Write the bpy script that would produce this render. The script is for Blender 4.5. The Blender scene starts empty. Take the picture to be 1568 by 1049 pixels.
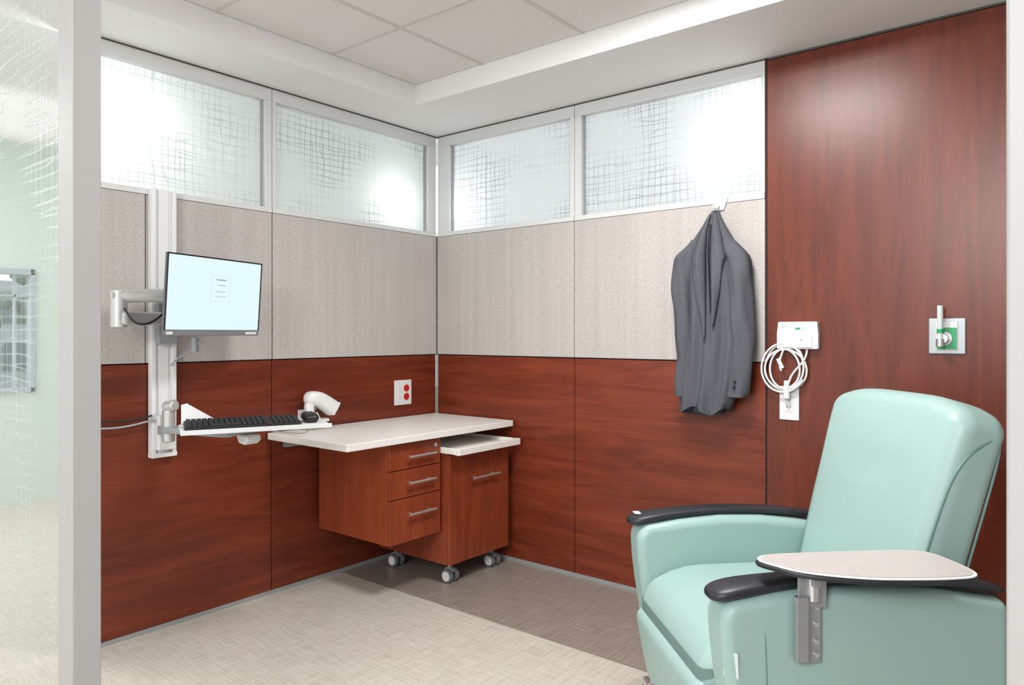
import bpy, bmesh, math, random
from mathutils import Vector, Matrix, noise
random.seed(4)
S = bpy.context.scene
S.view_settings.view_transform = 'Standard'
S.view_settings.look = 'None'

# ------------------------------------------------------------------ helpers
def lin(c):
    r = []
    for v in c:
        v = v/255.0
        r.append(v/12.92 if v <= 0.04045 else ((v+0.055)/1.055)**2.4)
    return (r[0], r[1], r[2], 1.0)

def link(o, parent=None):
    S.collection.objects.link(o)
    if parent is not None:
        o.parent = parent
    return o

def empty(name, loc=(0,0,0), rot=(0,0,0)):
    e = bpy.data.objects.new(name, None)
    e.empty_display_size = 0.1
    e.location = loc; e.rotation_euler = rot
    S.collection.objects.link(e)
    return e

def finish(bm, name, mat, parent=None, smooth=40, bevel=0, seg=3, loc=None, rot=None):
    bmesh.ops.recalc_face_normals(bm, faces=bm.faces[:])
    me = bpy.data.meshes.new(name)
    bm.to_mesh(me); bm.free()
    if smooth:
        for p in me.polygons: p.use_smooth = True
        me.set_sharp_from_angle(angle=math.radians(smooth))
    if mat: me.materials.append(mat)
    o = bpy.data.objects.new(name, me)
    link(o, parent)
    if loc: o.location = loc
    if rot: o.rotation_euler = rot
    if bevel:
        m = o.modifiers.new('bevel', 'BEVEL'); m.width = bevel; m.segments = seg
        m.limit_method = 'ANGLE'; m.angle_limit = math.radians(35); m.harden_normals = True
    return o

def box(name, lo, hi, mat, parent=None, bevel=0, seg=2, loc=None, rot=None):
    return boxes(name, [(lo, hi)], mat, parent, bevel, seg, loc, rot)

def boxes(name, lst, mat, parent=None, bevel=0, seg=2, loc=None, rot=None):
    bm = bmesh.new()
    for lo, hi in lst:
        r = bmesh.ops.create_cube(bm, size=1)
        for v in r['verts']:
            v.co = Vector([lo[i] + (v.co[i]+0.5)*(hi[i]-lo[i]) for i in range(3)])
    return finish(bm, name, mat, parent, smooth=30, bevel=bevel, seg=seg, loc=loc, rot=rot)

def cyl(name, p0, p1, r, mat, parent=None, r2=None, seg=28, bevel=0):
    p0 = Vector(p0); p1 = Vector(p1); d = p1-p0
    bm = bmesh.new()
    bmesh.ops.create_cone(bm, cap_ends=True, segments=seg, radius1=r, radius2=r if r2 is None else r2, depth=d.length)
    M = Matrix.Translation((p0+p1)/2) @ d.to_track_quat('Z', 'Y').to_matrix().to_4x4()
    bmesh.ops.transform(bm, matrix=M, verts=bm.verts[:])
    return finish(bm, name, mat, parent, smooth=40, bevel=bevel)

def prism(name, pts, axis, a, b, mat, parent=None, bevel=0, seg=3):
    bm = bmesh.new()
    def P(p, t):
        if axis == 'y': return (p[0], t, p[1])
        if axis == 'x': return (t, p[0], p[1])
        return (p[0], p[1], t)
    v0 = [bm.verts.new(P(p, a)) for p in pts]
    v1 = [bm.verts.new(P(p, b)) for p in pts]
    bm.faces.new(v0); bm.faces.new(v1[::-1])
    n = len(pts)
    for i in range(n):
        bm.faces.new((v0[i], v0[(i+1) % n], v1[(i+1) % n], v1[i]))
    return finish(bm, name, mat, parent, smooth=32, bevel=bevel, seg=seg)

def rbox(name, c, h, r, mat, parent=None, fn=None, mid=8, cs=5):
    ax = []
    for k in range(3):
        rr = min(r, h[k]*0.999); inner = h[k]-rr
        pos = [inner*(-1+2*i/mid) for i in range(mid+1)]
        cor = [inner+rr*math.tan(math.pi/4*j/cs) for j in range(1, cs+1)]
        ax.append([-q for q in reversed(cor)]+pos+cor)
    N = len(ax[0])
    bm = bmesh.new(); V = {}
    def gv(i, j, k):
        key = (i, j, k)
        if key not in V:
            p = Vector((ax[0][i], ax[1][j], ax[2][k]))
            q = Vector([max(-(h[m]-min(r, h[m]*.999)), min(h[m]-min(r, h[m]*.999), p[m])) for m in range(3)])
            d = p-q
            sc = Vector([min(r, h[m]*.999) for m in range(3)])
            dn = Vector([d[m]/sc[m] for m in range(3)])
            if dn.length > 1e-9: dn.normalize()
            p = q + Vector([dn[m]*sc[m] for m in range(3)])
            if fn: p = Vector(fn(p))
            V[key] = bm.verts.new(p+Vector(c))
        return V[key]
    L = N-1
    for i in range(L):
        for j in range(L):
            for e in (0, L):
                bm.faces.new((gv(e, i, j), gv(e, i+1, j), gv(e, i+1, j+1), gv(e, i, j+1)))
                bm.faces.new((gv(i, e, j), gv(i+1, e, j), gv(i+1, e, j+1), gv(i, e, j+1)))
                bm.faces.new((gv(i, j, e), gv(i+1, j, e), gv(i+1, j+1, e), gv(i, j+1, e)))
    return finish(bm, name, mat, parent, smooth=75)

def tube(name, pts, r, mat, parent=None, cyclic=False, smooth=True):
    cu = bpy.data.curves.new(name, 'CURVE'); cu.dimensions = '3D'
    cu.bevel_depth = r; cu.bevel_resolution = 4; cu.use_fill_caps = True
    if smooth:
        sp = cu.splines.new('NURBS'); sp.points.add(len(pts)-1)
        for i, p in enumerate(pts): sp.points[i].co = (*p, 1)
        sp.order_u = 4 if len(pts) > 3 else 3; sp.use_endpoint_u = not cyclic; sp.use_cyclic_u = cyclic; sp.resolution_u = 8
    else:
        sp = cu.splines.new('POLY'); sp.points.add(len(pts)-1)
        for i, p in enumerate(pts): sp.points[i].co = (*p, 1)
        sp.use_cyclic_u = cyclic
    cu.materials.append(mat)
    o = bpy.data.objects.new(name, cu)
    return link(o, parent)

def loft(name, rings, mat, parent=None, smooth=80, sub=0, cap=True):
    bm = bmesh.new()
    vs = [[bm.verts.new(p) for p in r] for r in rings]
    n = len(rings[0])
    for a in range(len(rings)-1):
        for i in range(n):
            bm.faces.new((vs[a][i], vs[a][(i+1) % n], vs[a+1][(i+1) % n], vs[a+1][i]))
    if cap:
        bm.faces.new(vs[0]); bm.faces.new(vs[-1][::-1])
    o = finish(bm, name, mat, parent, smooth=smooth)
    if sub:
        m = o.modifiers.new('sub', 'SUBSURF'); m.levels = sub; m.render_levels = sub
    return o

def smoothpath(pts, n):
    out = []
    P = [Vector(p) for p in pts]; P = [2*P[0]-P[1]]+P+[2*P[-1]-P[-2]]
    for i in range(1, len(P)-2):
        for k in range(n):
            t = k/n
            a, b, c, d = P[i-1], P[i], P[i+1], P[i+2]
            out.append(0.5*((2*b)+(c-a)*t+(2*a-5*b+4*c-d)*t*t+(-a+3*b-3*c+d)*t**3))
    out.append(P[-2]); return out

# ------------------------------------------------------------------ materials
def newmat(name):
    m = bpy.data.materials.new(name); m.use_nodes = True
    nt = m.node_tree; b = nt.nodes['Principled BSDF']
    return m, nt, b

def simple(name, col, rough=0.5, metal=0.0, noise_amt=0.06, nscale=20, bump=0.0, bscale=200, spec=0.5, coat=0):
    m, nt, b = newmat(name)
    tc = nt.nodes.new('ShaderNodeTexCoord')
    nz = nt.nodes.new('ShaderNodeTexNoise'); nz.inputs['Scale'].default_value = nscale; nz.inputs['Detail'].default_value = 4
    nt.links.new(tc.outputs['Object'], nz.inputs['Vector'])
    mx = nt.nodes.new('ShaderNodeMix'); mx.data_type = 'RGBA'
    c = lin(col)
    mx.inputs[6].default_value = (c[0]*(1-noise_amt), c[1]*(1-noise_amt), c[2]*(1-noise_amt), 1)
    mx.inputs[7].default_value = (min(1, c[0]*(1+noise_amt)), min(1, c[1]*(1+noise_amt)), min(1, c[2]*(1+noise_amt)), 1)
    nt.links.new(nz.outputs['Fac'], mx.inputs[0]); nt.links.new(mx.outputs[2], b.inputs['Base Color'])
    b.inputs['Roughness'].default_value = rough; b.inputs['Metallic'].default_value = metal
    b.inputs['Specular IOR Level'].default_value = spec
    b.inputs['Coat Weight'].default_value = coat
    if bump:
        n2 = nt.nodes.new('ShaderNodeTexNoise'); n2.inputs['Scale'].default_value = bscale; n2.inputs['Detail'].default_value = 3
        nt.links.new(tc.outputs['Object'], n2.inputs['Vector'])
        bp = nt.nodes.new('ShaderNodeBump'); bp.inputs['Strength'].default_value = bump; bp.inputs['Distance'].default_value = 0.002
        nt.links.new(n2.outputs['Fac'], bp.inputs['Height']); nt.links.new(bp.outputs['Normal'], b.inputs['Normal'])
    return m

def wood(name, axis, dark=(92, 36, 21), light=(138, 62, 37), rough=0.33, off=0.0):
    m, nt, b = newmat(name)
    tc = nt.nodes.new('ShaderNodeTexCoord')
    def nz(along, across, det, dist):
        mp = nt.nodes.new('ShaderNodeMapping')
        sc = [across]*3; sc['xyz'.index(axis)] = along
        mp.inputs['Scale'].default_value = sc; mp.inputs['Location'].default_value = (off, off*1.3, off*.7)
        nt.links.new(tc.outputs['Object'], mp.inputs['Vector'])
        n = nt.nodes.new('ShaderNodeTexNoise'); n.inputs['Scale'].default_value = 1
        n.inputs['Detail'].default_value = det; n.inputs['Distortion'].default_value = dist
        n.inputs['Roughness'].default_value = 0.6
        nt.links.new(mp.outputs['Vector'], n.inputs['Vector']); return n
    a = nz(1.6, 16, 6, 1.0); f = nz(9, 210, 3, 0.2); g = nz(0.8, 3.0, 2, 0.4)
    m1 = nt.nodes.new('ShaderNodeMath'); m1.operation = 'MULTIPLY_ADD'; m1.inputs[1].default_value = 0.45
    nt.links.new(f.outputs['Fac'], m1.inputs[0]); nt.links.new(a.outputs['Fac'], m1.inputs[2])
    m2 = nt.nodes.new('ShaderNodeMath'); m2.operation = 'MULTIPLY_ADD'; m2.inputs[1].default_value = 0.4
    nt.links.new(g.outputs['Fac'], m2.inputs[0]); nt.links.new(m1.outputs[0], m2.inputs[2])
    cr = nt.nodes.new('ShaderNodeMix'); cr.data_type = 'RGBA'
    mr = nt.nodes.new('ShaderNodeMapRange'); mr.inputs[1].default_value = .66; mr.inputs[2].default_value = 1.18
    nt.links.new(m2.outputs[0], mr.inputs[0]); nt.links.new(mr.outputs[0], cr.inputs[0])
    cr.inputs[6].default_value = lin(dark); cr.inputs[7].default_value = lin(light)
    nt.links.new(cr.outputs[2], b.inputs['Base Color'])
    b.inputs['Roughness'].default_value = rough; b.inputs['Specular IOR Level'].default_value = 0.42
    return m

def fabricmat(name):
    m, nt, b = newmat(name)
    tc = nt.nodes.new('ShaderNodeTexCoord')
    def nz(h, v, det=2):
        mp = nt.nodes.new('ShaderNodeMapping')
        sc = [h, h, v]
        mp.inputs['Scale'].default_value = sc
        nt.links.new(tc.outputs['Object'], mp.inputs['Vector'])
        n = nt.nodes.new('ShaderNodeTexNoise'); n.inputs['Scale'].default_value = 1; n.inputs['Detail'].default_value = det
        nt.links.new(mp.outputs['Vector'], n.inputs['Vector']); return n
    a = nz(330, 90, 1); c = nz(140, 380, 1); d = nz(30, .8, 3)
    add = nt.nodes.new('ShaderNodeMath'); add.operation = 'ADD'
    nt.links.new(a.outputs['Fac'], add.inputs[0]); nt.links.new(c.outputs['Fac'], add.inputs[1])
    m2 = nt.nodes.new('ShaderNodeMath'); m2.operation = 'MULTIPLY_ADD'; m2.inputs[1].default_value = 0.5
    nt.links.new(d.outputs['Fac'], m2.inputs[0]); nt.links.new(add.outputs[0], m2.inputs[2])
    mr = nt.nodes.new('ShaderNodeMapRange'); mr.inputs[1].default_value = 0.85; mr.inputs[2].default_value = 1.65
    nt.links.new(m2.outputs[0], mr.inputs[0])
    mx = nt.nodes.new('ShaderNodeMix'); mx.data_type = 'RGBA'
    mx.inputs[6].default_value = lin((167, 160, 155)); mx.inputs[7].default_value = lin((203, 198, 195))
    nt.links.new(mr.outputs[0], mx.inputs[0]); nt.links.new(mx.outputs[2], b.inputs['Base Color'])
    b.inputs['Roughness'].default_value = 0.95; b.inputs['Specular IOR Level'].default_value = 0.1
    bp = nt.nodes.new('ShaderNodeBump'); bp.inputs['Strength'].default_value = 0.12; bp.inputs['Distance'].default_value = 0.001
    nt.links.new(add.outputs[0], bp.inputs['Height']); nt.links.new(bp.outputs['Normal'], b.inputs['Normal'])
    return m

def floormat(name, c1, c2, rough):
    m, nt, b = newmat(name)
    tc = nt.nodes.new('ShaderNodeTexCoord')
    def nz(x, y):
        mp = nt.nodes.new('ShaderNodeMapping'); mp.inputs['Scale'].default_value = (x, y, 1)
        nt.links.new(tc.outputs['Object'], mp.inputs['Vector'])
        n = nt.nodes.new('ShaderNodeTexNoise'); n.inputs['Scale'].default_value = 1; n.inputs['Detail'].default_value = 3
        nt.links.new(mp.outputs['Vector'], n.inputs['Vector']); return n
    a = nz(7, 110); c = nz(110, 7)
    add = nt.nodes.new('ShaderNodeMath'); add.operation = 'ADD'
    nt.links.new(a.outputs['Fac'], add.inputs[0]); nt.links.new(c.outputs['Fac'], add.inputs[1])
    mr = nt.nodes.new('ShaderNodeMapRange'); mr.inputs[1].default_value = 0.7; mr.inputs[2].default_value = 1.3
    nt.links.new(add.outputs[0], mr.inputs[0])
    mx = nt.nodes.new('ShaderNodeMix'); mx.data_type = 'RGBA'
    mx.inputs[6].default_value = lin(c1); mx.inputs[7].default_value = lin(c2)
    nt.links.new(mr.outputs[0], mx.inputs[0]); nt.links.new(mx.outputs[2], b.inputs['Base Color'])
    b.inputs['Roughness'].default_value = rough
    return m

def etched_glass(name, haxis, off=0.0, clear=0.0, gloss=0.05, tint=(222, 227, 227), line=(166, 172, 173)):
    """translucent pane with an irregular hand-drawn cross-hatch, fading in and out in patches"""
    m = bpy.data.materials.new(name); m.use_nodes = True
    nt = m.node_tree; nt.nodes.clear()
    N = nt.nodes.new; Lk = nt.links.new
    def M(op, a, b=None, c=None):
        n = N('ShaderNodeMath'); n.operation = op
        for i, q in enumerate((a, b, c)):
            if q is None: continue
            if isinstance(q, (int, float)): n.inputs[i].default_value = q
            else: Lk(q, n.inputs[i])
        return n.outputs[0]
    tc = N('ShaderNodeTexCoord'); sp = N('ShaderNodeSeparateXYZ'); Lk(tc.outputs['Object'], sp.inputs[0])
    h = sp.outputs['XYZ'.index(haxis.upper())]; z = sp.outputs[2]
    def nz(scale, det, dx=0.0, sh=1, sz=1):
        cb = N('ShaderNodeCombineXYZ'); Lk(M('MULTIPLY_ADD', h, sh, dx+off), cb.inputs[0]); Lk(M('MULTIPLY', z, sz), cb.inputs[1])
        n = N('ShaderNodeTexNoise'); n.inputs['Scale'].default_value = scale; n.inputs['Detail'].default_value = det
        Lk(cb.outputs[0], n.inputs['Vector']); return n.outputs['Fac']
    def lines(coord, other_noise, spacing, w, k=1.0):
        c = M('ADD', M('DIVIDE', coord, spacing), M('MULTIPLY', other_noise, k))
        f = M('FRACT', c)
        d = M('ABSOLUTE', M('SUBTRACT', f, 0.5))
        mr = N('ShaderNodeMapRange'); mr.interpolation_type = 'SMOOTHSTEP'
        mr.inputs[1].default_value = w; mr.inputs[2].default_value = w*0.35; mr.inputs[3].default_value = 0; mr.inputs[4].default_value = 1
        Lk(d, mr.inputs[0]); return mr.outputs[0]
    n1 = nz(10, 1, 3.1, 1, .22); n2 = nz(10, 1, 7.7, .22, 1); n3 = nz(14, 1, 1.3, 1, .3); n4 = nz(14, 1, 5.2, .3, 1)
    lv = M('MAXIMUM', lines(h, n1, 0.034, 0.10, 1.7), M('MULTIPLY', lines(h, n3, 0.061, 0.05, 1.2), .8))
    lh = M('MAXIMUM', lines(z, n2, 0.034, 0.10, 1.7), M('MULTIPLY', lines(z, n4, 0.061, 0.05, 1.2), .8))
    lsum = M('MINIMUM', M('ADD', M('MULTIPLY', lv, .7), M('MULTIPLY', lh, .7)), 1.0)
    msk = N('ShaderNodeMapRange'); msk.interpolation_type = 'SMOOTHSTEP'
    msk.inputs[1].default_value = 0.42; msk.inputs[2].default_value = 0.62
    Lk(nz(2.2, 1, 12.0), msk.inputs[0])
    pat = M('MULTIPLY', lsum, M('MULTIPLY_ADD', msk.outputs[0], .9, .1))
    mx = N('ShaderNodeMix'); mx.data_type = 'RGBA'
    mx.inputs[6].default_value = lin(tint); mx.inputs[7].default_value = lin(line)
    Lk(pat, mx.inputs[0])
    tr = N('ShaderNodeBsdfTranslucent'); Lk(mx.outputs[2], tr.inputs['Color'])
    df = N('ShaderNodeBsdfDiffuse'); Lk(mx.outputs[2], df.inputs['Color'])
    m1 = N('ShaderNodeMixShader'); m1.inputs[0].default_value = 0.22; Lk(tr.outputs[0], m1.inputs[1]); Lk(df.outputs[0], m1.inputs[2])
    bp = N('ShaderNodeBump'); bp.inputs['Strength'].default_value = 0.5; bp.inputs['Distance'].default_value = 0.002
    Lk(pat, bp.inputs['Height'])
    gl = N('ShaderNodeBsdfGlossy'); gl.inputs['Roughness'].default_value = 0.12; Lk(bp.outputs['Normal'], gl.inputs['Normal'])
    m2 = N('ShaderNodeMixShader'); m2.inputs[0].default_value = gloss; Lk(m1.outputs[0], m2.inputs[1]); Lk(gl.outputs[0], m2.inputs[2])
    tp = N('ShaderNodeBsdfTransparent')
    m3 = N('ShaderNodeMixShader')
    if clear > 0:
        Lk(M('MULTIPLY', M('SUBTRACT', 1.0, M('MULTIPLY', pat, 0.5)), clear), m3.inputs[0])
    else:
        m3.inputs[0].default_value = 0
    Lk(m2.outputs[0], m3.inputs[1]); Lk(tp.outputs[0], m3.inputs[2])
    o = N('ShaderNodeOutputMaterial'); Lk(m3.outputs[0], o.inputs['Surface'])
    return m

def emis(name, col, st):
    m, nt, b = newmat(name)
    c = lin(col)
    b.inputs['Base Color'].default_value = (c[0]*.05, c[1]*.05, c[2]*.05, 1)
    b.inputs['Emission Color'].default_value = c; b.inputs['Emission Strength'].default_value = st
    b.inputs['Roughness'].default_value = 0.4
    return m

woodY = wood('wood_grain_y', 'y', dark=(84, 32, 19), light=(128, 56, 33)); woodX = wood('wood_grain_x', 'x', off=4.0)
woodZ = wood('wood_grain_z', 'z', off=9, dark=(86, 35, 21), light=(118, 53, 33))
woodC = wood('wood_cabinet', 'z', off=2, dark=(118, 50, 28), light=(148, 70, 42), rough=.35)
fab = fabricmat('woven_fabric')
white = simple('white_paint', (233, 232, 231), .75, noise_amt=.02, nscale=3)
tilem = simple('ceiling_tile', (226, 223, 221), .9, noise_amt=.03, nscale=60, bump=.3, bscale=300)
wallp = simple('wall_paint', (190, 188, 186), .8, noise_amt=.02)
framep = simple('painted_frame', (158, 156, 155), .5, noise_amt=.02)
alum = simple('anodised_frame', (212, 213, 213), .5, .0, noise_amt=.03)
alumd = simple('aluminium_dark', (158, 160, 161), .45, .2)
gap = simple('reveal_dark', (40, 26, 22), .8)
reveal = simple('reveal_grey', (88, 86, 84), .8)
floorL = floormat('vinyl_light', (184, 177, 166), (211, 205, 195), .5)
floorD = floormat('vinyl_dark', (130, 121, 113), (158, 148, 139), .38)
lam = simple('white_laminate', (238, 235, 230), .4, noise_amt=.02)
plast = simple('white_plastic', (228, 228, 228), .35, noise_amt=.02)
greyp = simple('grey_plastic', (150, 153, 156), .45)
silver = simple('silver_arm', (200, 200, 198), .32, .5)
black = simple('black_plastic', (20, 20, 22), .45, noise_amt=.1)
blackk = simple('black_keys', (34, 35, 38), .55, noise_amt=.1)
chrome = simple('brushed_chrome', (215, 215, 215), .28, .85)
rubber = simple('grey_rubber', (105, 106, 108), .7)
vinyl = simple('aqua_vinyl', (152, 180, 175), .42, noise_amt=.04, nscale=6, bump=.08, bscale=350)
vinyld = simple('aqua_piping', (108, 140, 135), .5)
suit = simple('suit_cloth', (90, 92, 98), .95, noise_amt=.16, nscale=260, bump=.5, bscale=500, spec=.15)
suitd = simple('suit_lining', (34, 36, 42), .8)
blackarm = simple('black_urethane', (34, 35, 41), .42, bump=.1)
tabletop = simple('grey_laminate', (186, 178, 175), .45, noise_amt=.10, nscale=40)
red = simple('red_receptacle', (200, 40, 40), .4)
green = simple('green_label', (40, 160, 100), .4)
steel = simple('stainless', (165, 168, 170), .35, .6)

# ------------------------------------------------------------------ room shell
ZC = 2.40
fl = empty('floor')
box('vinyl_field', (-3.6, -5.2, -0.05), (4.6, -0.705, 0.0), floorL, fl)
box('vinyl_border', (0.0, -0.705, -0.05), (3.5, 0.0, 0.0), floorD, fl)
box('vinyl_outside', (-3.6, -0.705, -0.05), (0.0, 1.2, 0.0), floorL, fl)

wl = empty('wall_left')
YE = -1.97
T = 0.055
for i, (a, b) in enumerate([(-1.1045, -0.010), (YE, -1.1085)]):
    box('wood_panel_%d' % (i+1), (-T, a, 0.018), (0, b, 1.107), woodY, wl, bevel=.0015)
for i, (a, b) in enumerate([(-1.1045, -0.008), (-1.6915, -1.1085), (YE, -1.6955)]):
    box('fabric_panel_%d' % (i+1), (-T, a, 1.112), (0.006, b, 1.805), fab, wl, bevel=.004, seg=3)
boxes('core', [((-T-.01, YE, 0.0), (-.012, -0.001, 1.80))], gap, wl)
wr = empty('wall_right')
for i, (a, b) in enumerate([(0.008, 0.980), (0.984, 1.953)]):
    box('wood_panel_%d' % (i+1), (a, 0, 0.018), (b, T, 1.107), woodX, wr, bevel=.0015)
    box('fabric_panel_%d' % (i+1), (a, -0.006, 1.112), (b, T, 1.805), fab, wr, bevel=.004, seg=3)
box('wood_panel_tall', (1.962, -0.004, 0.018), (3.5, T, 2.388), woodZ, wr, bevel=.0015)
boxes('core', [((0.0, .012, 0.0), (1.955, T+.01, 1.80)), ((1.955, .012, 0.0), (3.5, T+.01, 2.398))], gap, wr)
box('seam_strip_upper', (1.953, -0.004, 1.11), (1.962, .03, 2.398), gap, wr)
box('seam_strip', (1.9535, -0.002, 0.018), (1.9615, .03, 1.11), gap, wr)
box('wall_side', (3.5, -2.43, 0), (3.58, 0.06, 2.398), wallp)
box('trim_1', (0.0, -0.007, 0.0), (0.007, 0.0, 1.108), alumd)
box('trim_4', (-.01, -0.003, 1.108), (0.003, 0.01, 1.81), rubber)
box('baseboard_left', (0.0, YE, 0.0), (0.006, -0.012, 0.018), alumd)
box('baseboard_right', (0.012, -0.006, 0.0), (3.49, 0.0, 0.018), alumd)

def window(n, side, a, b, off, ga, gb, sa=0):
    w = empty('window_%d' % n)
    z0, z1 = 1.806, 2.392
    g0, g1 = 1.830, 2.335
    def bx(nm, h0, h1, q0, q1, d0=-0.045, d1=0.004, mt=alum):
        if side == 'L': return box(nm, (d0, h0, q0), (d1, h1, q1), mt, w, bevel=.002)
        return box(nm, (h0, -d1, q0), (h1, -d0, q1), mt, w, bevel=.002)
    bx('frame_sill', a, b, z0, g0, d1=0.008)
    bx('frame_head', a, b, g1, z1)
    bx('frame_jamb_1', a, ga, g0, g1)
    bx('frame_jamb_2', gb, b, g0, g1)
    bw = .007
    bx('bead_1', ga, ga+bw, g0, g1, d1=-.015, mt=alumd); bx('bead_2', gb-bw, gb, g0, g1, d1=-.015, mt=alumd)
    mt = etched_glass('etched_glass_%d' % n, 'y' if side == 'L' else 'x', off=off, clear=0.0)
    bm = bmesh.new()
    if side == 'L': P = [(-.03, ga, g0), (-.03, gb, g0), (-.03, gb, g1), (-.03, ga, g1)]
    else: P = [(ga, .03, g0), (gb, .03, g0), (gb, .03, g1), (ga, .03, g1)]
    bm.faces.new([bm.verts.new(p) for p in P])
    finish(bm, 'glass_pane', mt, w, smooth=0)
window(1, 'L', YE, -1.108, 0.0, YE+.04, -1.142)
window(2, 'L', -1.105, -0.012, 5.0, -1.085, -0.075)
window(3, 'R', 0.012, 0.981, 9.0, 0.105, 0.954)
window(4, 'R', 0.984, 1.952, 14.0, 1.022, 1.938)

ce = empty('ceiling')
X0, X1, Y0, Y1 = 0.34, 3.15, -2.85, -0.495
boxes('soffit', [((-.08, Y1, ZC), (3.58, .08, ZC+.2)), ((-.08, -3.2, ZC), (X0, Y1, ZC+.2)),
                 ((X1, -3.2, ZC), (3.58, Y1, ZC+.2)), ((X0, -3.2, ZC), (X1, Y0, ZC+.2))], white, ce)
box('upper_ceiling', (-.08, -3.2, 2.512), (3.58, .08, 2.56), tilem, ce)
box('corridor_ceiling', (-3.6, -5.2, 2.62), (4.6, 1.2, 2.7), white, ce)
xs = [X0, .795, 1.355, 1.915, 2.475, 3.035, X1]; ys = [Y1, -1.02, -1.58, -2.14, -2.70, Y0]
tl = []
for i in range(len(xs)-1):
    for j in range(len(ys)-1):
        a, b = xs[i]+.004, xs[i+1]-.004; c, d = ys[j+1]+.004, ys[j]-.004
        tl.append(((a, c, 2.503), (b, d, 2.515)))
boxes('ceiling_tiles', tl, tilem, ce, bevel=.002)
gl_ = []
for x in xs[1:-1]: gl_.append(((x-.009, Y0, 2.500), (x+.009, Y1, 2.5035)))
for y in ys[1:-1]: gl_.append(((X0, y-.009, 2.4995), (X1, y+.009, 2.5035)))
boxes('t_bar_grid', gl_, simple('tbar', (206, 202, 199), .6), ce)
boxes('trim_2', [((-.05, YE, 2.392), (0.001, 0.0, 2.40)), ((0, -.001, 2.392), (3.49, .05, 2.40))], reveal)

fr = empty('door_1')
box('jamb_left', (1.208, -2.43, 0), (1.291, -2.37, 2.39), framep, fr, bevel=.003)
box('jamb_right', (2.987, -2.43, 0), (3.12, -2.37, 2.39), framep, fr, bevel=.003)
box('jamb_return', (3.121, -2.42, 0), (3.495, -2.38, 2.39), wallp, fr)
gp = empty('glass_partition')
gm = etched_glass('etched_screen', 'x', off=20, clear=.78, gloss=.12, tint=(214, 228, 222), line=(236, 248, 243))
bm = bmesh.new(); bm.faces.new([bm.verts.new(p) for p in [(.02, -2.4, .02), (1.206, -2.4, .02), (1.206, -2.4, 2.37), (.02, -2.4, 2.37)]])
finish(bm, 'glass_pane', gm, gp, smooth=0)
boxes('rails', [((.02, -2.42, 0), (1.206, -2.38, .02)), ((.02, -2.42, 2.37), (1.206, -2.38, 2.39))], alum, gp)
box('trim_3', (-.065, YE-.02, 0), (.006, YE-.001, 2.398), alum)

wf = empty('wall_corridor')
pale = simple('corridor_paint', (206, 218, 210), .7, noise_amt=.02)
YW = -1.14
boxes('wall_parts', [((-3.1, -5.2, 0), (-3.0, 1.2, .81)), ((-3.1, -5.2, 1.70), (-3.0, 1.2, 2.62)),
                     ((-3.1, YW, .81), (-3.0, 1.2, 1.70)), ((-3.1, -5.2, .81), (-3.0, -2.4, 1.70))], pale, wf)
wn = empty('window_5')
boxes('frame', [((-3.07, -2.4, .81), (-2.98, YW, .84)), ((-3.07, -2.4, 1.66), (-2.98, YW, 1.70)),
                ((-3.07, YW-.025, .81), (-2.98, YW, 1.70)), ((-3.07, YW-.115, .84), (-3.03, YW-.105, 1.66)), ((-3.07, -1.8, .84), (-3.03, -1.77, 1.66)),
                ((-3.07, -2.4, 1.50), (-3.03, YW, 1.515))], simple('window_frame', (168, 178, 186), .5), wn)
# outdoors: lawn, pale building and bare trees seen through the corridor window
grd = empty('ground')
box('lawn', (-20, -12, -.3), (-3.15, 10, -.1), simple('lawn', (150, 160, 140), .9), grd)
bd = empty('office_building')
bl = [((-16, -3, -.1), (-14, 7, 2.6))]
box('facade', (-16, -3, -.1), (-14, 7, 2.3), simple('facade', (178, 186, 194), .8), bd)
boxes('facade_windows', [((-13.99, -2.6+k*1.1, .5+r*.95), (-13.96, -1.9+k*1.1, 1.05+r*.95)) for k in range(8) for r in range(2)], simple('dark_glazing', (92, 108, 124), .2), bd)
bark = simple('bark', (92, 92, 92), .9)
leaf = simple('winter_foliage', (128, 142, 132), .9, noise_amt=.4, nscale=4)
rt = random.Random(7)
for (tx, ty) in ((-9, 1.1), (-10.5, .2), (-8.2, 2.2)):
    te = empty('bare_tree', (tx, ty, -.1))
    cyl('trunk', (0, 0, 0), (0, 0, 1.6), .09, bark, te, r2=.05)
    for k in range(16):
        a = rt.random()*math.tau; z0 = .8+rt.random()*.9; L = .5+rt.random()*.6
        p0 = Vector((0, 0, z0)); p1 = p0+Vector((math.cos(a)*L*.6, math.sin(a)*L*.6, L*.7))
        cyl('branch_%d' % k, p0, p1, .022, bark, te, r2=.006, seg=6)
        bm = bmesh.new(); bmesh.ops.create_icosphere(bm, subdivisions=2, radius=.13+.1*rt.random())
        for v in bm.verts: v.co = v.co*(1+.35*noise.noise(v.co*9+Vector((k, 0, 0))))+p1
        finish(bm, 'foliage_%d' % k, leaf, te, smooth=60)

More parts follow.
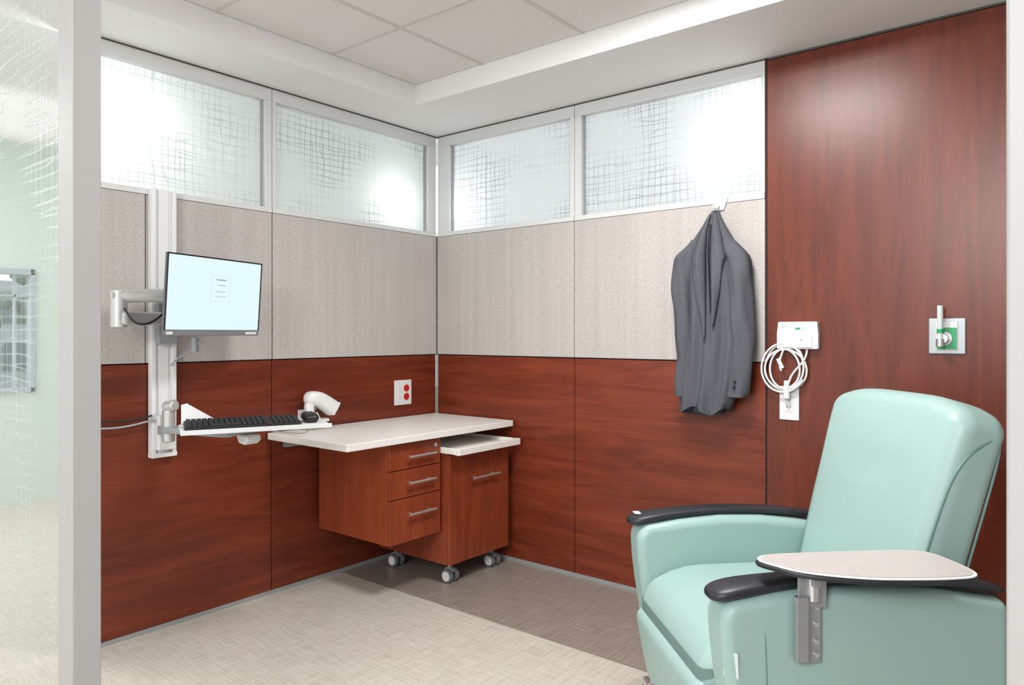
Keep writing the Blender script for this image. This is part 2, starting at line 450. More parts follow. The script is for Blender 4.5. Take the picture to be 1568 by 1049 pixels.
# ------------------------------------------------------------------ desk
dk = empty('desk')
box('desktop', (0.008, -1.135, .734), (.600, -0.022, .766), lam, dk, bevel=.004)
box('wall_cleat', (0.006, -1.05, .69), (.03, -.05, .733), alumd, dk)
px0, px1, py0, py1, pz0, pz1 = .03, .565, -.868, -.545, .268, .733
box('pedestal_case', (px0+.01, py0, pz0), (px1-.02, py1, pz1), woodC, dk, bevel=.002)
zs = [pz0, .474, .606, pz1-.006]
for i in range(3):
    box('drawer_front_%d' % (i+1), (px1-.0185, py0+.001, zs[i]+.002), (px1, py1-.001, zs[i+1]-.002), woodC, dk, bevel=.002)
    zc = zs[i+1]-.062 if i else zs[i+1]-.075
    yc = (py0+py1)/2+.02
    cyl('handle_bar_%d' % (i+1), (px1+.028, yc-.085, zc), (px1+.028, yc+.085, zc), .0065, chrome, dk)
    for s in (-.06, .06):
        cyl('handle_post_%d_%d' % (i+1, int(s > 0)), (px1, yc+s, zc), (px1+.028, yc+s, zc), .004, chrome, dk)
cyl('lock', (px1, py1-.035, .70), (px1+.004, py1-.035, .70), .010, chrome, dk)

mp = empty('mobile_file_cabinet')
mx0, mx1, my0, my1, mz0, mz1 = .09, .610, -.525, -.075, .105, .650
box('case', (mx0, my0, mz0), (mx1-.02, my1, mz1), woodC, mp, bevel=.002)
box('door_front', (mx1-.0185, my0+.001, mz0+.002), (mx1, my1-.001, .640), woodC, mp, bevel=.002)
yc = -.28
cyl('handle_bar', (mx1+.028, yc-.10, .512), (mx1+.028, yc+.10, .512), .0065, chrome, mp)
for s in (-.07, .07):
    cyl('handle_post_%d' % int(s > 0), (mx1, yc+s, .512), (mx1+.028, yc+s, .512), .004, chrome, mp)
box('tray_base', (mx0+.02, my0-.004, .652), (.655, my1+.004, .664), lam, mp, bevel=.002)
boxes('tray_lip', [((.655, my0-.012, .648), (.682, my1+.012, .682)), ((mx0+.02, my0-.012, .650), (.655, my0-.0, .680)), ((mx0+.02, my1, .650), (.655, my1+.012, .680))], lam, mp, bevel=.004, seg=3)
for i, (cx, cy) in enumerate([(.546, -.455), (.546, -.135), (.15, -.455), (.15, -.135)]):
    for s in (-1, 1):
        cyl('caster_wheel_%d_%d' % (i, s > 0), (cx, cy+s*.012, .034), (cx, cy+s*.032, .034), .034, rubber, mp, bevel=.004)
        cyl('caster_cap_%d_%d' % (i, s > 0), (cx, cy+s*.032, .034), (cx, cy+s*.035, .034), .024, plast, mp)
    cyl('caster_stem_%d' % i, (cx-.006, cy, .03), (cx-.006, cy, .105), .009, chrome, mp)
    prism('caster_hood_%d' % i, [(cx-.035+.0, .05), (cx-.025, .068), (cx, .076), (cx+.025, .066), (cx+.02, .05)], 'y', cy-.011, cy+.011, greyp, mp)

# ------------------------------------------------------------------ outlets
def outlet_plate(name, side, a, b, z0, z1, kind):
    e = empty(name)
    def bx(nm, h0, h1, q0, q1, d0, d1, mt, bv=.001):
        if side == 'L': return box(nm, (d0, h0, q0), (d1, h1, q1), mt, e, bevel=bv)
        return box(nm, (h0, -d1, q0), (h1, -d0, q1), mt, e, bevel=bv)
    base = 0.0 if side == 'L' else 0.004
    bx('plate', a, b, z0, z1, base+.0005, base+.007, plast, .003)
    if kind == 'red':
        for k, zz in enumerate((z0+.046, z1-.046)):
            c = b-.040
            if side == 'L': cyl('receptacle_%d' % k, (base+.006, c, zz), (base+.0095, c, zz), .020, red, e)
            for s in (-.007, .007):
                bx('slot_%d_%d' % (k, s > 0), c+s-.0012, c+s+.0012, zz-.003, zz+.007, base+.009, base+.0100, black, 0)
        bx('switch_insert', a+.022, a+.052, z0+.03, z1-.03, base+.006, base+.009, plast, .001)
        for k, zz in enumerate((z0+.045, z0+.075, z0+.095)):
            bx('mark_%d' % k, a+.034, a+.040, zz-.002, zz+.002, base+.0088, base+.0095, greyp, 0)
    else:
        c = (a+b)/2
        bx('decora_insert', c-.017, c+.017, z0+.034, z1-.034, base+.006, base+.009, plast, .001)
        for k, zz in enumerate((z0+.052, z1-.052)):
            for s in (-.006, .006):
                bx('slot_%d_%d' % (k, s > 0), c+s-.0013, c+s+.0013, zz-.002, zz+.007, base+.0085, base+.0095, black, 0)
            bx('ground_%d' % k, c-.002, c+.002, zz-.010, zz-.006, base+.0085, base+.0095, black, 0)
    return e
outlet_plate('power_outlet', 'L', -.339, -.211, .832, .972, 'red')
outlet_plate('power_outlet', 'R', 2.015, 2.095, .875, 1.015, 'std')

# ------------------------------------------------------------------ wall track with monitor arm and keyboard tray
tk = empty('monitor_arm_track')
boxes('track', [((.007, -1.685, .735), (.030, -1.583, 1.83)), ((.030, -1.685, .735), (.042, -1.668, 1.83)), ((.030, -1.600, .735), (.042, -1.583, 1.83)), ((.030, -1.655, .735), (.036, -1.613, 1.83))], plast, tk, bevel=.002)
box('track_end_cap', (.007, -1.687, .722), (.046, -1.581, .742), plast, tk, bevel=.004)
box('arm_carriage', (.043, -1.675, 1.19), (.075, -1.593, 1.36), greyp, tk, bevel=.006)
cyl('shoulder_pivot', (.095, -1.634, 1.24), (.095, -1.634, 1.345), .026, silver, tk, bevel=.004)
prism('lower_arm', [(.08, -1.60), (.12, -1.61), (.185, -1.845), (.165, -1.885), (.135, -1.88), (.11, -1.85)], 'z', 1.265, 1.318, silver, tk, bevel=.010)
cyl('elbow_pivot', (.148, -1.858, 1.255), (.148, -1.858, 1.40), .030, silver, tk, bevel=.006)
cyl('gas_spring_arm', (.150, -1.862, 1.378), (.235, -1.60, 1.385), .027, silver, tk, bevel=.010)
cyl('arm_end_cap', (.144, -1.880, 1.378), (.150, -1.862, 1.378), .024, greyp, tk, bevel=.004)
box('vesa_plate', (-.008, -.05, -.05), (.0, .05, .05), greyp, tk, bevel=.003, loc=(.262, -1.557, 1.383), rot=(0, math.radians(4), math.radians(16.9)))
cyl('tilt_head', (.225, -1.60, 1.383), (.262, -1.565, 1.383), .024, alumd, tk)
tube('monitor_cable', [(.20, -1.86, 1.33), (.22, -1.84, 1.27), (.24, -1.80, 1.26), (.22, -1.74, 1.29), (.2, -1.70, 1.33)], .004, black, tk)
cyl('cable_grip', (.17, -1.57, 1.16), (.17, -1.57, 1.215), .014, greyp, tk)
tube('monitor_power_cable', [(.24, -1.55, 1.26), (.2, -1.56, 1.20), (.15, -1.57, 1.16), (.09, -1.6, 1.14), (.046, -1.61, 1.10)], .003, greyp, tk)

box('tray_carriage', (.043, -1.672, .755), (.072, -1.596, .90), plast, tk, bevel=.006)
cyl('tray_pivot', (.12, -1.655, .795), (.12, -1.655, .925), .024, silver, tk, bevel=.006)
cyl('tray_pivot_knob', (.105, -1.66, .935), (.150, -1.64, .945), .024, silver, tk, bevel=.008)
box('tray_pivot_link', (.06, -1.675, .82), (.12, -1.635, .86), silver, tk, bevel=.006)
prism('tray_support_arm', [(.12, -1.69), (.42, -1.60), (.45, -1.57), (.42, -1.53), (.12, -1.62)], 'z', .832, .858, alumd, tk, bevel=.008)
box('tray_bracket', (.40, -1.62, .845), (.50, -1.50, .872), alumd, tk, bevel=.004)
prism('tray_height_handle', [(.46, .845), (.54, .845), (.545, .825), (.52, .808), (.48, .812)], 'y', -1.56, -1.50, alum, tk, bevel=.006)
RT = -24.8
TL = (.533, -1.52, .885)
tr_ = bpy.data.objects.new('keyboard_tray', None); link(tr_, tk); tr_.location = TL; tr_.rotation_euler = (0, 0, math.radians(RT))
box('tray_surface', (-.125, -.265, -.008), (.125, .265, 0), plast, tr_, bevel=.003)
box('tray_front_lip', (.118, -.265, -.012), (.128, .265, .004), alum, tr_, bevel=.002)
prism('paper_flap', [(-.255, .002), (-.255, .075), (-.235, .08), (-.13, .012), (-.13, .002)], 'x', -.125, -.120, plast, tr_)
tube('tray_cable', [(.35, -1.50, .86), (.42, -1.35, .83), (.45, -1.22, .80), (.36, -1.14, .83), (.2, -1.09, .88), (.10, -.98, .84)], .0022, greyp, tk)
tube('wall_cable_white', [(.02, -1.93, .87), (.03, -1.86, .86), (.05, -1.78, .86), (.05, -1.70, .88), (.06, -1.68, .88)], .004, greyp, tk)
tube('wall_cable_black', [(.02, -1.95, .90), (.03, -1.86, .890), (.04, -1.76, .875), (.05, -1.69, .90)], .004, black, tk)

def tray_empty(name, lx, ly):
    c, s = math.cos(math.radians(RT)), math.sin(math.radians(RT))
    return empty(name, (TL[0]+c*lx-s*ly, TL[1]+s*lx+c*ly, TL[2]+.0005), (0, 0, math.radians(RT)))
kb = tray_empty('keyboard', .01, -.045)
prism('keyboard_body', [(.066, .0), (.068, .008), (-.064, .020), (-.068, .017), (-.068, 0)], 'y', -.205, .205, black, kb, bevel=.002)
keys = []
for r in range(6):
    x0 = .058-r*.0205 - (.004 if r == 5 else 0)
    ztop = .0125+(.058-x0)*.095
    cols = 21
    k = 0
    while k < cols:
        w = 1
        if r == 0 and k == 4: w = 6
        y0 = -.198+k*.0189
        if not (k in (15,) or (k == 18 and r == 5)):
            keys.append(((x0-.0175, y0+.001, ztop-.006), (x0, y0+.0189*w-.0015, ztop+.004)))
        k += w
boxes('keys', keys, blackk, kb, bevel=.0012, seg=1)
ms = tray_empty('computer_mouse', .0, .205)
def mfn(p):
    s = 1-.35*max(0, p.x/.055)**2
    return (p.x, p.y*(1-.15*abs(p.x/.055)), (p.z if p.z < 0 else p.z*s)+.016)
rbox('mouse_shell', (0, 0, .002), (.055, .031, .018), .018, black, ms, fn=mfn)
cyl('scroll_wheel', (-.03, -.004, .034), (-.03, .004, .034), .006, greyp, ms)

mo = empty('computer_monitor', (.284, -1.55, 1.381), (0, math.radians(4), math.radians(16.9)))
w2, h2 = .250, .156
box('back_shell', (.001, -w2, -h2), (.012, w2, h2), simple('monitor_grey', (92, 96, 102), .45), mo, bevel=.003)
scr = emis('lcd_screen', (222, 244, 247), 1.0)
box('screen', (.0115, -w2+.006, -h2+.024), (.0135, w2-.006, h2-.006), scr, mo)
box('chin', (.0115, -w2+.001, -h2+.001), (.0145, w2-.001, -h2+.022), simple('monitor_chin', (122, 126, 132), .4), mo, bevel=.001)
boxes('bezel', [((.0115, -w2, -h2+.022), (.015, -w2+.005, h2)), ((.0115, w2-.005, -h2+.022), (.015, w2, h2)), ((.0115, -w2, h2-.005), (.015, w2, h2))], black, mo)
lb = emis('lcd_lines', (200, 214, 216), .9)
boxes('login_box', [((.0136, -.03, .085), (.0139, .07, .086)), ((.0136, -.03, -.02), (.0139, .07, -.019)), ((.0136, -.03, -.02), (.0139, -.029, .086)), ((.0136, .069, -.02), (.0139, .07, .086)),
                     ((.0136, -.01, .02), (.0139, .05, .024)), ((.0136, -.01, .0), (.0139, .05, .004)), ((.0136, .0, .045), (.0139, .045, .05))], lb, mo)
boxes('login_text', [((.0138, -.005, .066), (.0141, .002, .073)), ((.0138, .006, .067), (.0141, .045, .071))], emis('lcd_text', (140, 158, 166), .8), mo)
boxes('stickers', [((.0145, -.24, -.150), (.0148, -.21, -.140)), ((.0145, .17, -.150), (.0148, .235, -.140))], plast, mo)

# ------------------------------------------------------------------ barcode scanner standing in its cradle (wall bracket over the desk)
sc = empty('barcode_scanner')
def ringpath(path, rad, side=Vector((1, 0, 0)), seg=24, pw=.75):
    rings = []
    for i, p in enumerate(path):
        a = path[max(0, i-1)]; b = path[min(len(path)-1, i+1)]
        t = (b-a).normalized(); n = t.cross(side).normalized(); s = n.cross(t).normalized()
        rw, rh = rad(i/(len(path)-1))
        r = []
        for q in range(seg):
            c, d = math.cos(q*math.tau/seg), math.sin(q*math.tau/seg)
            r.append(p+s*rw*math.copysign(abs(c)**pw, c)+n*rh*math.copysign(abs(d)**pw, d))
        rings.append(r)
    return rings
hd = smoothpath([(.09, -.975, .900), (.09, -.952, .918), (.09, -.915, .915), (.09, -.875, .895), (.09, -.825, .862)], 6)
loft('scanner_head', ringpath(hd, lambda t: (.018+.022*min(1, t*4)+.006*t, .014+.019*min(1, t*4)+.007*t)), plast, sc)
box('nose_bezel', (-.040, -.006, -.036), (.040, .004, .036), plast, sc, bevel=.006, loc=(.09, -.8235, .8615), rot=(math.radians(-33), 0, 0))
box('scan_window', (-.032, -.002, -.026), (.032, .003, .026), greyp, sc, bevel=.001, loc=(.09, -.8195, .8590), rot=(math.radians(-33), 0, 0))
hn = smoothpath([(.09, -.945, .912), (.09, -.960, .885), (.09, -.958, .855), (.09, -.945, .828)], 6)
loft('scanner_handle', ringpath(hn, lambda t: (.021, .024-.004*t)), plast, sc)
box('scanner_trigger', (.083, -.935, .862), (.097, -.922, .886), greyp, sc, bevel=.004)
cyl('cradle_cup', (.09, -.936, .814), (.09, -.945, .845), .034, plast, sc, r2=.028, bevel=.004)
prism('cradle_base', [(.05, -.975), (.13, -.975), (.145, -.94), (.13, -.87), (.09, -.855), (.05, -.87)], 'z', .806, .818, plast, sc, bevel=.004)
box('cradle_bracket', (.001, -.965, .795), (.06, -.895, .816), plast, sc, bevel=.003)
box('cradle_plate', (.001, -.965, .78), (.010, -.895, .86), plast, sc, bevel=.003)

# ------------------------------------------------------------------ coat hook + suit jacket
hk = empty('coat_hook')
prism('hook_plate', [(1.735, 1.775), (1.775, 1.775), (1.795, 1.83), (1.715, 1.83)], 'y', -.016, -.009, plast, hk, bevel=.002)
tube('hook_arm', [(1.755, -.012, 1.80), (1.755, -.05, 1.775), (1.755, -.07, 1.765), (1.755, -.075, 1.79)], .005, plast, hk)

jk = empty('suit_jacket')
def JX(px, y=-.06): return 1.714+(px-1090)*.00305+(-y)*.46
def JZ(py): return 1.233-(py-511)*.00285
rows = [(322, 1091, 5, .014), (330, 1091, 8, .022), (345, 1091, 16, .032), (362, 1091, 26, .040), (380, 1091, 37, .046), (398, 1091, 44, .050), (430, 1092, 45, .052), (470, 1093, 44, .052),
        (520, 1092, 44, .054), (570, 1088, 43, .055), (605, 1084, 41, .055), (628, 1081, 38, .052)]
def rowp(py):
    for a, b in zip(rows, rows[1:]):
        if a[0] <= py <= b[0]:
            t = (py-a[0])/(b[0]-a[0]); return [a[k]+(b[k]-a[k])*t for k in range(4)]
    return list(rows[-1] if py > rows[-1][0] else rows[0])
def bodyfront(cosv, py):
    _, xc, hw, dy = rowp(py)
    th = math.acos(max(-1, min(1, cosv)))
    amp = .012*min(1, max(0, (py-335)/60))
    f = math.sin(th)
    rip = amp*f*(math.sin(cosv*9+py*.012)+.6*math.sin(cosv*17-py*.02+1))
    x = JX(xc)+hw*.00305*cosv
    return Vector((x, -.016-dy-dy*(f**.7)-rip, JZ(py)))
rings = []
for py in list(range(322, 628, 9))+[628]:
    _, xc, hw, dy = rowp(py); r = []
    for k in range(64):
        th = k/64*math.tau
        c, s = math.cos(th), math.sin(th)
        if s >= 0: r.append(bodyfront(c, py + (6*math.sin(c*5) if py > 600 else 0)))
        else: r.append(Vector((JX(xc)+hw*.00305*c, -.016-dy+dy*abs(s)**.6*.95, JZ(py))))
    rings.append(r)
loft('jacket_body', rings, suit, jk)
def sleeve(name, pts, rad, ph):
    pth = smoothpath([(JX(p[0]), p[2], JZ(p[1])) for p in pts], 8)
    rings = []
    n = len(pth)
    for i, p in enumerate(pth):
        t = i/(n-1); rx, ry = rad(t)
        r = []
        for k in range(32):
            a = k/32*math.tau
            w = 1+.07*math.sin(3*a+t*9+ph)+.05*math.sin(5*a-t*13+ph)+.06*math.sin(t*26+ph)*math.cos(a-.6)
            r.append(Vector((p.x+rx*w*math.cos(a), min(-.014, p.y+ry*w*math.sin(a)), p.z+.012*math.sin(a)*math.sin(t*20+ph)*.5)))
        rings.append(r)
    last = rings[-1]; c = sum(last, Vector())/len(last)
    rings.append([c+(q-c)*.86 for q in last]); rings.append([c+(q-c)*.8+Vector((0, 0, .03)) for q in last])
    return loft(name, rings, suit, jk)
sleeve('right_sleeve', [(1066, 366, -.07), (1054, 388, -.075), (1048, 420, -.08), (1049, 470, -.082), (1052, 520, -.08), (1053, 560, -.08), (1050, 606, -.078)],
       lambda t: (.018+.028*min(1, t*5)-.006*t, .018+.034*min(1, t*5)-.008*t), 0)
sleeve('left_sleeve', [(1112, 366, -.07), (1126, 388, -.075), (1134, 418, -.08), (1135, 460, -.085), (1138, 510, -.085), (1136, 555, -.08), (1130, 604, -.078)],
       lambda t: (.018+.034*min(1, t*5)-.006*t, .018+.036*min(1, t*5)-.006*t), 1.7)
def strip(name, L, R, mat, off=.007, n=26, m=6):
    bm = bmesh.new(); G = []
    def ip(tab, py):
        for a, b in zip(tab, tab[1:]):
            if a[0] <= py <= b[0]: return a[1]+(b[1]-a[1])*(py-a[0])/(b[0]-a[0])
        return tab[-1][1]
    y0, y1 = L[0][0], L[-1][0]
    for i in range(n+1):
        py = y0+(y1-y0)*i/n; row = []
        _, xc, hw, dy = rowp(py)
        for j in range(m+1):
            u = j/m; px = ip(L, py)*(1-u)+ip(R, py)*u
            c = max(-.97, min(.97, (px-xc)/hw))
            p = bodyfront(c, py); p.y -= off+.006*math.sin(math.pi*u)
            row.append(bm.verts.new(p))
        G.append(row)
    for i in range(n):
        for j in range(m):
            bm.faces.new((G[i][j], G[i][j+1], G[i+1][j+1], G[i+1][j]))
    o = finish(bm, name, mat, jk, smooth=80)
    md = o.modifiers.new('sol', 'SOLIDIFY'); md.thickness = .004
    return o
strip('lapel_right', [(328, 1086), (350, 1078), (395, 1068), (420, 1070), (520, 1086)], [(328, 1090), (350, 1088), (395, 1088), (430, 1089), (520, 1090)], suit, off=.012)
strip('lapel_left', [(328, 1093), (350, 1094), (395, 1098), (430, 1100), (500, 1102)], [(328, 1097), (350, 1105), (395, 1118), (415, 1114), (500, 1105)], suit, off=.012)
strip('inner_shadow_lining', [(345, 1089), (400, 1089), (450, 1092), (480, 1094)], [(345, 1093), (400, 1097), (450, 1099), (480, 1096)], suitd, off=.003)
cyl('sleeve_button', (JX(1131), -.128, JZ(590)), (JX(1131), -.133, JZ(590)), .006, black, jk)
cyl('sleeve_button_2', (JX(1132), -.128, JZ(582)), (JX(1132), -.133, JZ(582)), .006, black, jk)
loft('hem_lining', [[Vector((JX(1083)+r*.00305*math.cos(a*math.tau/24), -.072+.04*rr*math.sin(a*math.tau/24), JZ(z))) for a in range(24)] for r, rr, z in ((30, 1, 615), (28, 1, 632))], suitd, jk)

# ------------------------------------------------------------------ call box, coiled cable, oxygen outlet
cb = empty('nurse_call_box')
prism('box_body', [(2.012, 1.17), (2.177, 1.17), (2.177, 1.235), (2.172, 1.282), (2.017, 1.282), (2.012, 1.235)], 'y', -.035, -.0045, plast, cb, bevel=.004)
box('front_ridge', (2.035, -.040, 1.176), (2.155, -.034, 1.232), plast, cb, bevel=.006, seg=3)
box('green_badge', (2.088, -.037, 1.250), (2.107, -.0345, 1.258), green, cb, bevel=.003)
boxes('indicator_text', [((2.03, -.0365, 1.262), (2.055, -.0345, 1.264)), ((2.11, -.042, 1.205), (2.115, -.039, 1.210))], greyp, cb)
pts = []
for k in range(4*14):
    a = k/14*math.tau
    turn = k/14
    rx = .078+.014*math.sin(turn*2.1); rz = .092+.012*math.cos(turn*1.7)
    pts.append((2.042+rx*math.cos(a)+.006*math.sin(turn*3), -.022-.004*turn-.004*math.sin(a*2), 1.090+rz*math.sin(a)+.006*math.cos(turn*2)))
tube('coiled_cable', pts, .0042, plast, cb)
tube('cable_feed', [(2.13, -.02, 1.17), (2.13, -.03, 1.13), (2.10, -.035, 1.10), (2.06, -.035, 1.05), (2.055, -.03, 1.00)], .0042, plast, cb)
tube('cable_feed_2', [(2.04, -.03, 1.17), (2.03, -.04, 1.14), (2.02, -.045, 1.11), (2.035, -.045, 1.08)], .0042, plast, cb)
cyl('cable_plug', (2.052, -.034, 1.04), (2.052, -.030, .965), .010, plast, cb, r2=.014, bevel=.003)
cyl('cable_plug_2', (2.02, -.045, 1.13), (2.04, -.045, 1.09), .008, plast, cb, bevel=.002)

ox = empty('oxygen_wall_outlet')
box('steel_plate', (2.561, -.012, 1.158), (2.679, -.0045, 1.290), steel, ox, bevel=.004)
box('white_inset', (2.585, -.016, 1.172), (2.655, -.011, 1.278), plast, ox, bevel=.003)
boxes('green_inset', [((2.588, -.018, 1.176), (2.652, -.0155, 1.255))], green, ox, bevel=.002)
cyl('socket', (2.612, -.017, 1.215), (2.612, -.05, 1.215), .017, chrome, ox, bevel=.002)
cyl('socket_ring', (2.612, -.016, 1.215), (2.612, -.024, 1.215), .026, plast, ox, bevel=.002)
cyl('flow_tube', (2.604, -.048, 1.20), (2.604, -.048, 1.335), .010, simple('clear_plastic', (205, 214, 214), .15), ox)
cyl('flow_base', (2.604, -.048, 1.185), (2.604, -.048, 1.215), .014, chrome, ox, bevel=.002)
cyl('flow_float', (2.604, -.048, 1.235), (2.604, -.048, 1.25), .0108, green, ox)

# ------------------------------------------------------------------ recliner
RC = empty('recliner_chair', (2.376, -.909, 0), (0, 0, math.radians(225.6)))
def arc(cx, cz, r, a0, a1, n):
    return [(cx+r*math.cos(math.radians(a0+(a1-a0)*i/n)), cz+r*math.sin(math.radians(a0+(a1-a0)*i/n))) for i in range(n+1)]
side = [(-.33, .135), (.27, .135)] + arc(.27, .225, .09, -90, 0, 7)[1:] + [(.372, .34), (.385, .42), (.395, .50), (.398, .555)] + arc(.345, .565, .053, 0, 75, 6) + [(.26, .628), (.12, .638), (-.02, .634), (-.15, .618), (-.33, .585)]
prism('arm_panel_left', side, 'y', .275, .390, vinyl, RC, bevel=.028, seg=7)
prism('arm_panel_right', side, 'y', -.390, -.275, vinyl, RC, bevel=.028, seg=7)
tube('arm_panel_seam', [(.290, .3905, .16), (.290, .3905, .30), (.295, .3905, .45), (.298, .3900, .56), (.30, .380, .612)], .0018, vinyld, RC)
def armcap(name, yc):
    rings = []
    st = [(.418, .618, .018, .006), (.410, .620, .036, .013), (.385, .625, .048, .017), (.34, .633, .049, .017), (.26, .642, .040, .014), (.15, .650, .038, .012), (.0, .648, .038, .012), (-.15, .635, .038, .011), (-.30, .611, .036, .011), (-.340, .602, .030, .008)]
    for x, z, wy, hz in st:
        rings.append([Vector((x, yc+wy*abs(math.cos(a))**.7*(1 if math.cos(a) > 0 else -1), z+hz*abs(math.sin(a))**.8*(1 if math.sin(a) > 0 else -1))) for a in [q*math.tau/24 for q in range(24)]])
    return loft(name, rings, blackarm, RC, sub=1)
armcap('arm_cap_left', .338); armcap('arm_cap_right', -.338)
def seatfn(p):
    z = p.z+.014*(1-(p.x/.28)**2)*(1-(p.y/.28)**2) if p.z > 0 else p.z
    if p.x > .1: z -= .075*((p.x-.1)/.2)**2*(1 if p.z > 0 else .4)
    return (p.x, p.y, z)
rbox('seat_cushion', (.115, 0, .425), (.285, .273, .072), .05, vinyl, RC, fn=seatfn, mid=10)
def ffn(p):
    return (p.x+.014*(1-(p.y/.28)**2)*(1-(p.z/.13)**2)+(.02*(p.z/.1)), p.y, p.z)
rbox('footrest_panel', (.350, 0, .245), (.045, .271, .125), .035, vinyl, RC, fn=ffn)
box('under_frame', (-.30, -.27, .15), (.30, .27, .34), blackarm, RC, bevel=.01)
A = math.radians(15)
def backfn(p):
    hz = (p.z/.31)
    w = 1+.06*hz
    x = p.x
    if p.x > 0:
        x += .010*(1-(p.y/.29)**2)*(1-hz**2)
        x += -.009*math.exp(-((p.z-.09)/.016)**2)*max(0, 1-(abs(p.y)/.16)**4)
    x += -.03*max(0, hz-.55)**2
    z = p.z-.050*(abs(p.y)/.29)**4*max(0, hz)
    q = Vector((x, p.y*w, z))
    c, s = math.cos(-A), math.sin(-A)
    return Vector((c*q.x+s*q.z, q.y, -s*q.x+c*q.z))
BC = (-.272, 0, .755)
rbox('back_cushion', BC, (.075, .288, .312), .048, vinyl, RC, fn=backfn, mid=14, cs=6)
def pipe_pt(fx, yy, zz): return tuple(backfn(Vector((fx, yy, zz)))+Vector(BC))
for sgn, nm in ((1, 'left'), (-1, 'right')):
    pp = [pipe_pt(fx, yy*sgn, zz) for fx, yy, zz in [(.060, .280, -.29), (.060, .280, -.1), (.056, .282, .06), (.048, .285, .14), (.030, .2885, .20), (.005, .2885, .238), (-.03, .285, .268), (-.055, .270, .285)]]
    tube('piping_%s_front' % nm, pp, .0035, vinyld, RC)
    pp = [pipe_pt(-.064, yy*sgn, zz) for yy, zz in [(.279, -.29), (.279, -.1), (.279, .1), (.274, .24), (.25, .275), (.2, .295), (.1, .300), (0, .300)]]
    tube('piping_%s_rear' % nm, pp, .0035, vinyld, RC)
pp = [tuple(backfn(Vector((.0735, y, .090)))+Vector(BC)) for y in (-.14, -.1, -.05, 0, .05, .09)]
tube('back_tuck_seam', pp, .0026, vinyld, RC)
prism('rear_frame', [(-.34, .15), (-.30, .15), (-.30, .56), (-.40, .56)], 'y', -.27, .27, blackarm, RC, bevel=.01)
box('care_label', (.0, -.018, .0), (.002, .018, .060), simple('label', (200, 212, 211), .4), RC, loc=(.374, .3785, .44), rot=(0, math.radians(5), math.radians(45)))
box('brand_tag', (.375, -.355, .6415), (.395, -.325, .6445), plast, RC)
for i, (x, y) in enumerate([(.33, .33), (.33, -.33), (-.27, .33), (-.27, -.33)]):
    cyl('caster_stem_%d' % i, (x, y, .04), (x, y, .14), .014, chrome, RC)
    for s in (-1, 1):
        cyl('caster_wheel_%d_%d' % (i, s > 0), (x, y+s*.008, .042), (x, y+s*.026, .042), .042, rubber, RC, bevel=.004)
    box('caster_fork_%d' % i, (x-.03, y-.031, .05), (x+.03, y+.031, .095), chrome, RC, bevel=.008)
ol = smoothpath([(.300, .355, 0), (.285, .385, 0), (.235, .450, 0), (.12, .505, 0), (.0, .525, 0), (-.085, .528, 0), (-.130, .520, 0), (-.152, .49, 0), (-.158, .42, 0), (-.15, .35, 0), (-.12, .325, 0), (-.06, .315, 0), (.08, .312, 0), (.22, .311, 0), (.272, .317, 0), (.295, .335, 0), (.300, .355, 0)], 5)[:-1]
o2 = [(p.x, p.y) for p in ol]
cxx = sum(p[0] for p in o2)/len(o2); cyy = sum(p[1] for p in o2)/len(o2)
prism('table_edge', o2, 'z', .684, .695, blackarm, RC, bevel=.004)
prism('table_rim', [(cxx+(x-cxx)*.985, cyy+(y-cyy)*.98) for x, y in o2], 'z', .6955, .700, plast, RC, bevel=.002)
prism('table_top', [(cxx+(x-cxx)*.955, cyy+(y-cyy)*.93) for x, y in o2], 'z', .7003, .7015, tabletop, RC)
boxes('table_bracket', [((.165, .392, .47), (.215, .399, .66)), ((.155, .399, .60), (.225, .405, .675)), ((.18, .399, .655), (.20, .427, .681)), ((.205, .399, .48), (.235, .417, .63))], steel, RC, bevel=.002)
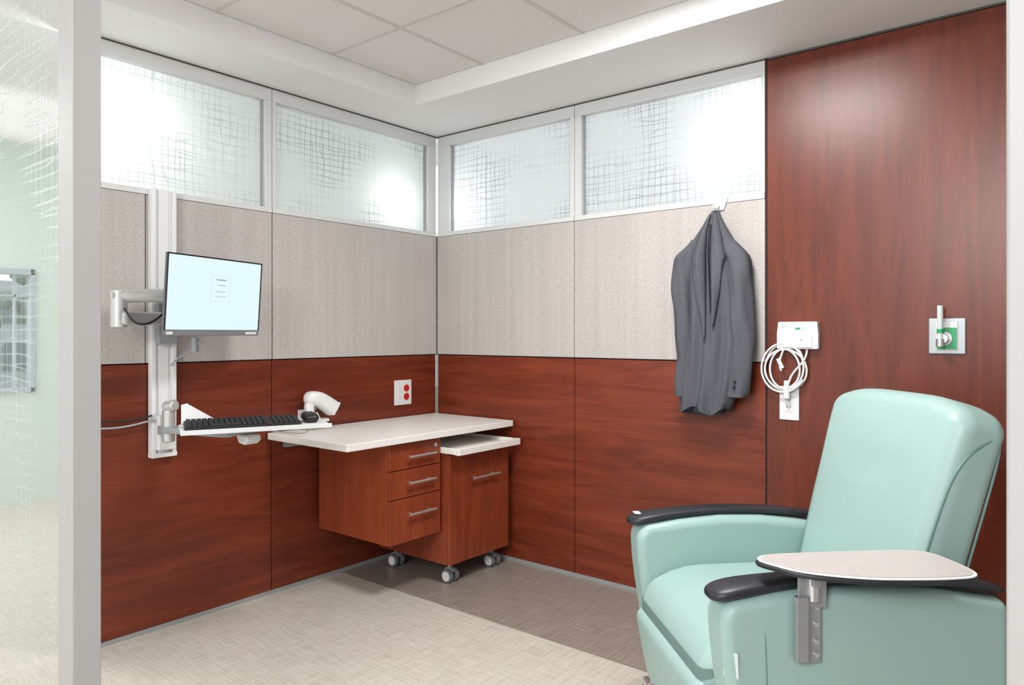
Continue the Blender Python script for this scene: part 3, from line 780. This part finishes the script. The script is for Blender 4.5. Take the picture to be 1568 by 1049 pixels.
for k, z in enumerate((.49, .52, .56, .60)):
    cyl('bracket_bolt_%d' % k, (.178, .399, z), (.178, .404, z), .006, chrome, RC)
cyl('table_pivot', (.19, .407, .62), (.19, .407, .682), .014, chrome, RC)

# ------------------------------------------------------------------ lights
def area(name, loc, size, power, rot=(0, 0, 0), sy=None, col=(1, 1, 1)):
    l = bpy.data.lights.new(name, 'AREA'); l.energy = power; l.size = size; l.color = col
    if sy: l.shape = 'RECTANGLE'; l.size_y = sy
    o = bpy.data.objects.new(name, l); link(o); o.location = loc; o.rotation_euler = rot; return o
def point(name, loc, r, power, col=(1, 1, 1)):
    l = bpy.data.lights.new(name, 'POINT'); l.energy = power; l.shadow_soft_size = r; l.color = col
    o = bpy.data.objects.new(name, l); link(o); o.location = loc; return o
area('ceiling_light', (1.98, -1.20, 2.495), .5, 42, sy=.5, col=(1, .99, .98))
area('corridor_fill', (2.5, -4.8, 2.5), 1.2, 140, rot=(math.radians(55), 0, math.radians(10)), col=(1, .99, .98))  # unseen soft fill, added behind the camera and aimed into the room
area('corridor_fill', (-2.2, -3.0, 2.58), 1.2, 60, col=(1, 1, .98))  # unseen fill, added to brighten the dim corridor beyond the glass screen
point('lamp_behind_window', (-.19, -1.78, 2.09), .06, 4.5, (.97, 1, 1))
point('lamp_behind_window', (-.17, -.30, 1.97), .05, 2.2, (.97, 1, 1))
point('lamp_behind_window', (.15, .17, 1.97), .05, 1.8, (.97, 1, 1))
point('lamp_behind_window', (1.90, .18, 2.11), .05, 3.3, (1, .99, .96))

W = bpy.data.worlds.new('world'); S.world = W; W.use_nodes = True
bg = W.node_tree.nodes['Background']; bg.inputs[0].default_value = (.95, .97, 1, 1); bg.inputs[1].default_value = 1.25

# ------------------------------------------------------------------ camera
cam = bpy.data.cameras.new('camera'); co = bpy.data.objects.new('camera', cam); link(co)
cam.sensor_width = 36; cam.lens = 36*1105/1568
co.location = (3.036, -3.058, 1.233); co.rotation_euler = (math.radians(90), 0, math.radians(38.85))
cam.shift_y = -(524.5-511)/1568*1.0
cam.clip_start = .02
S.camera = co
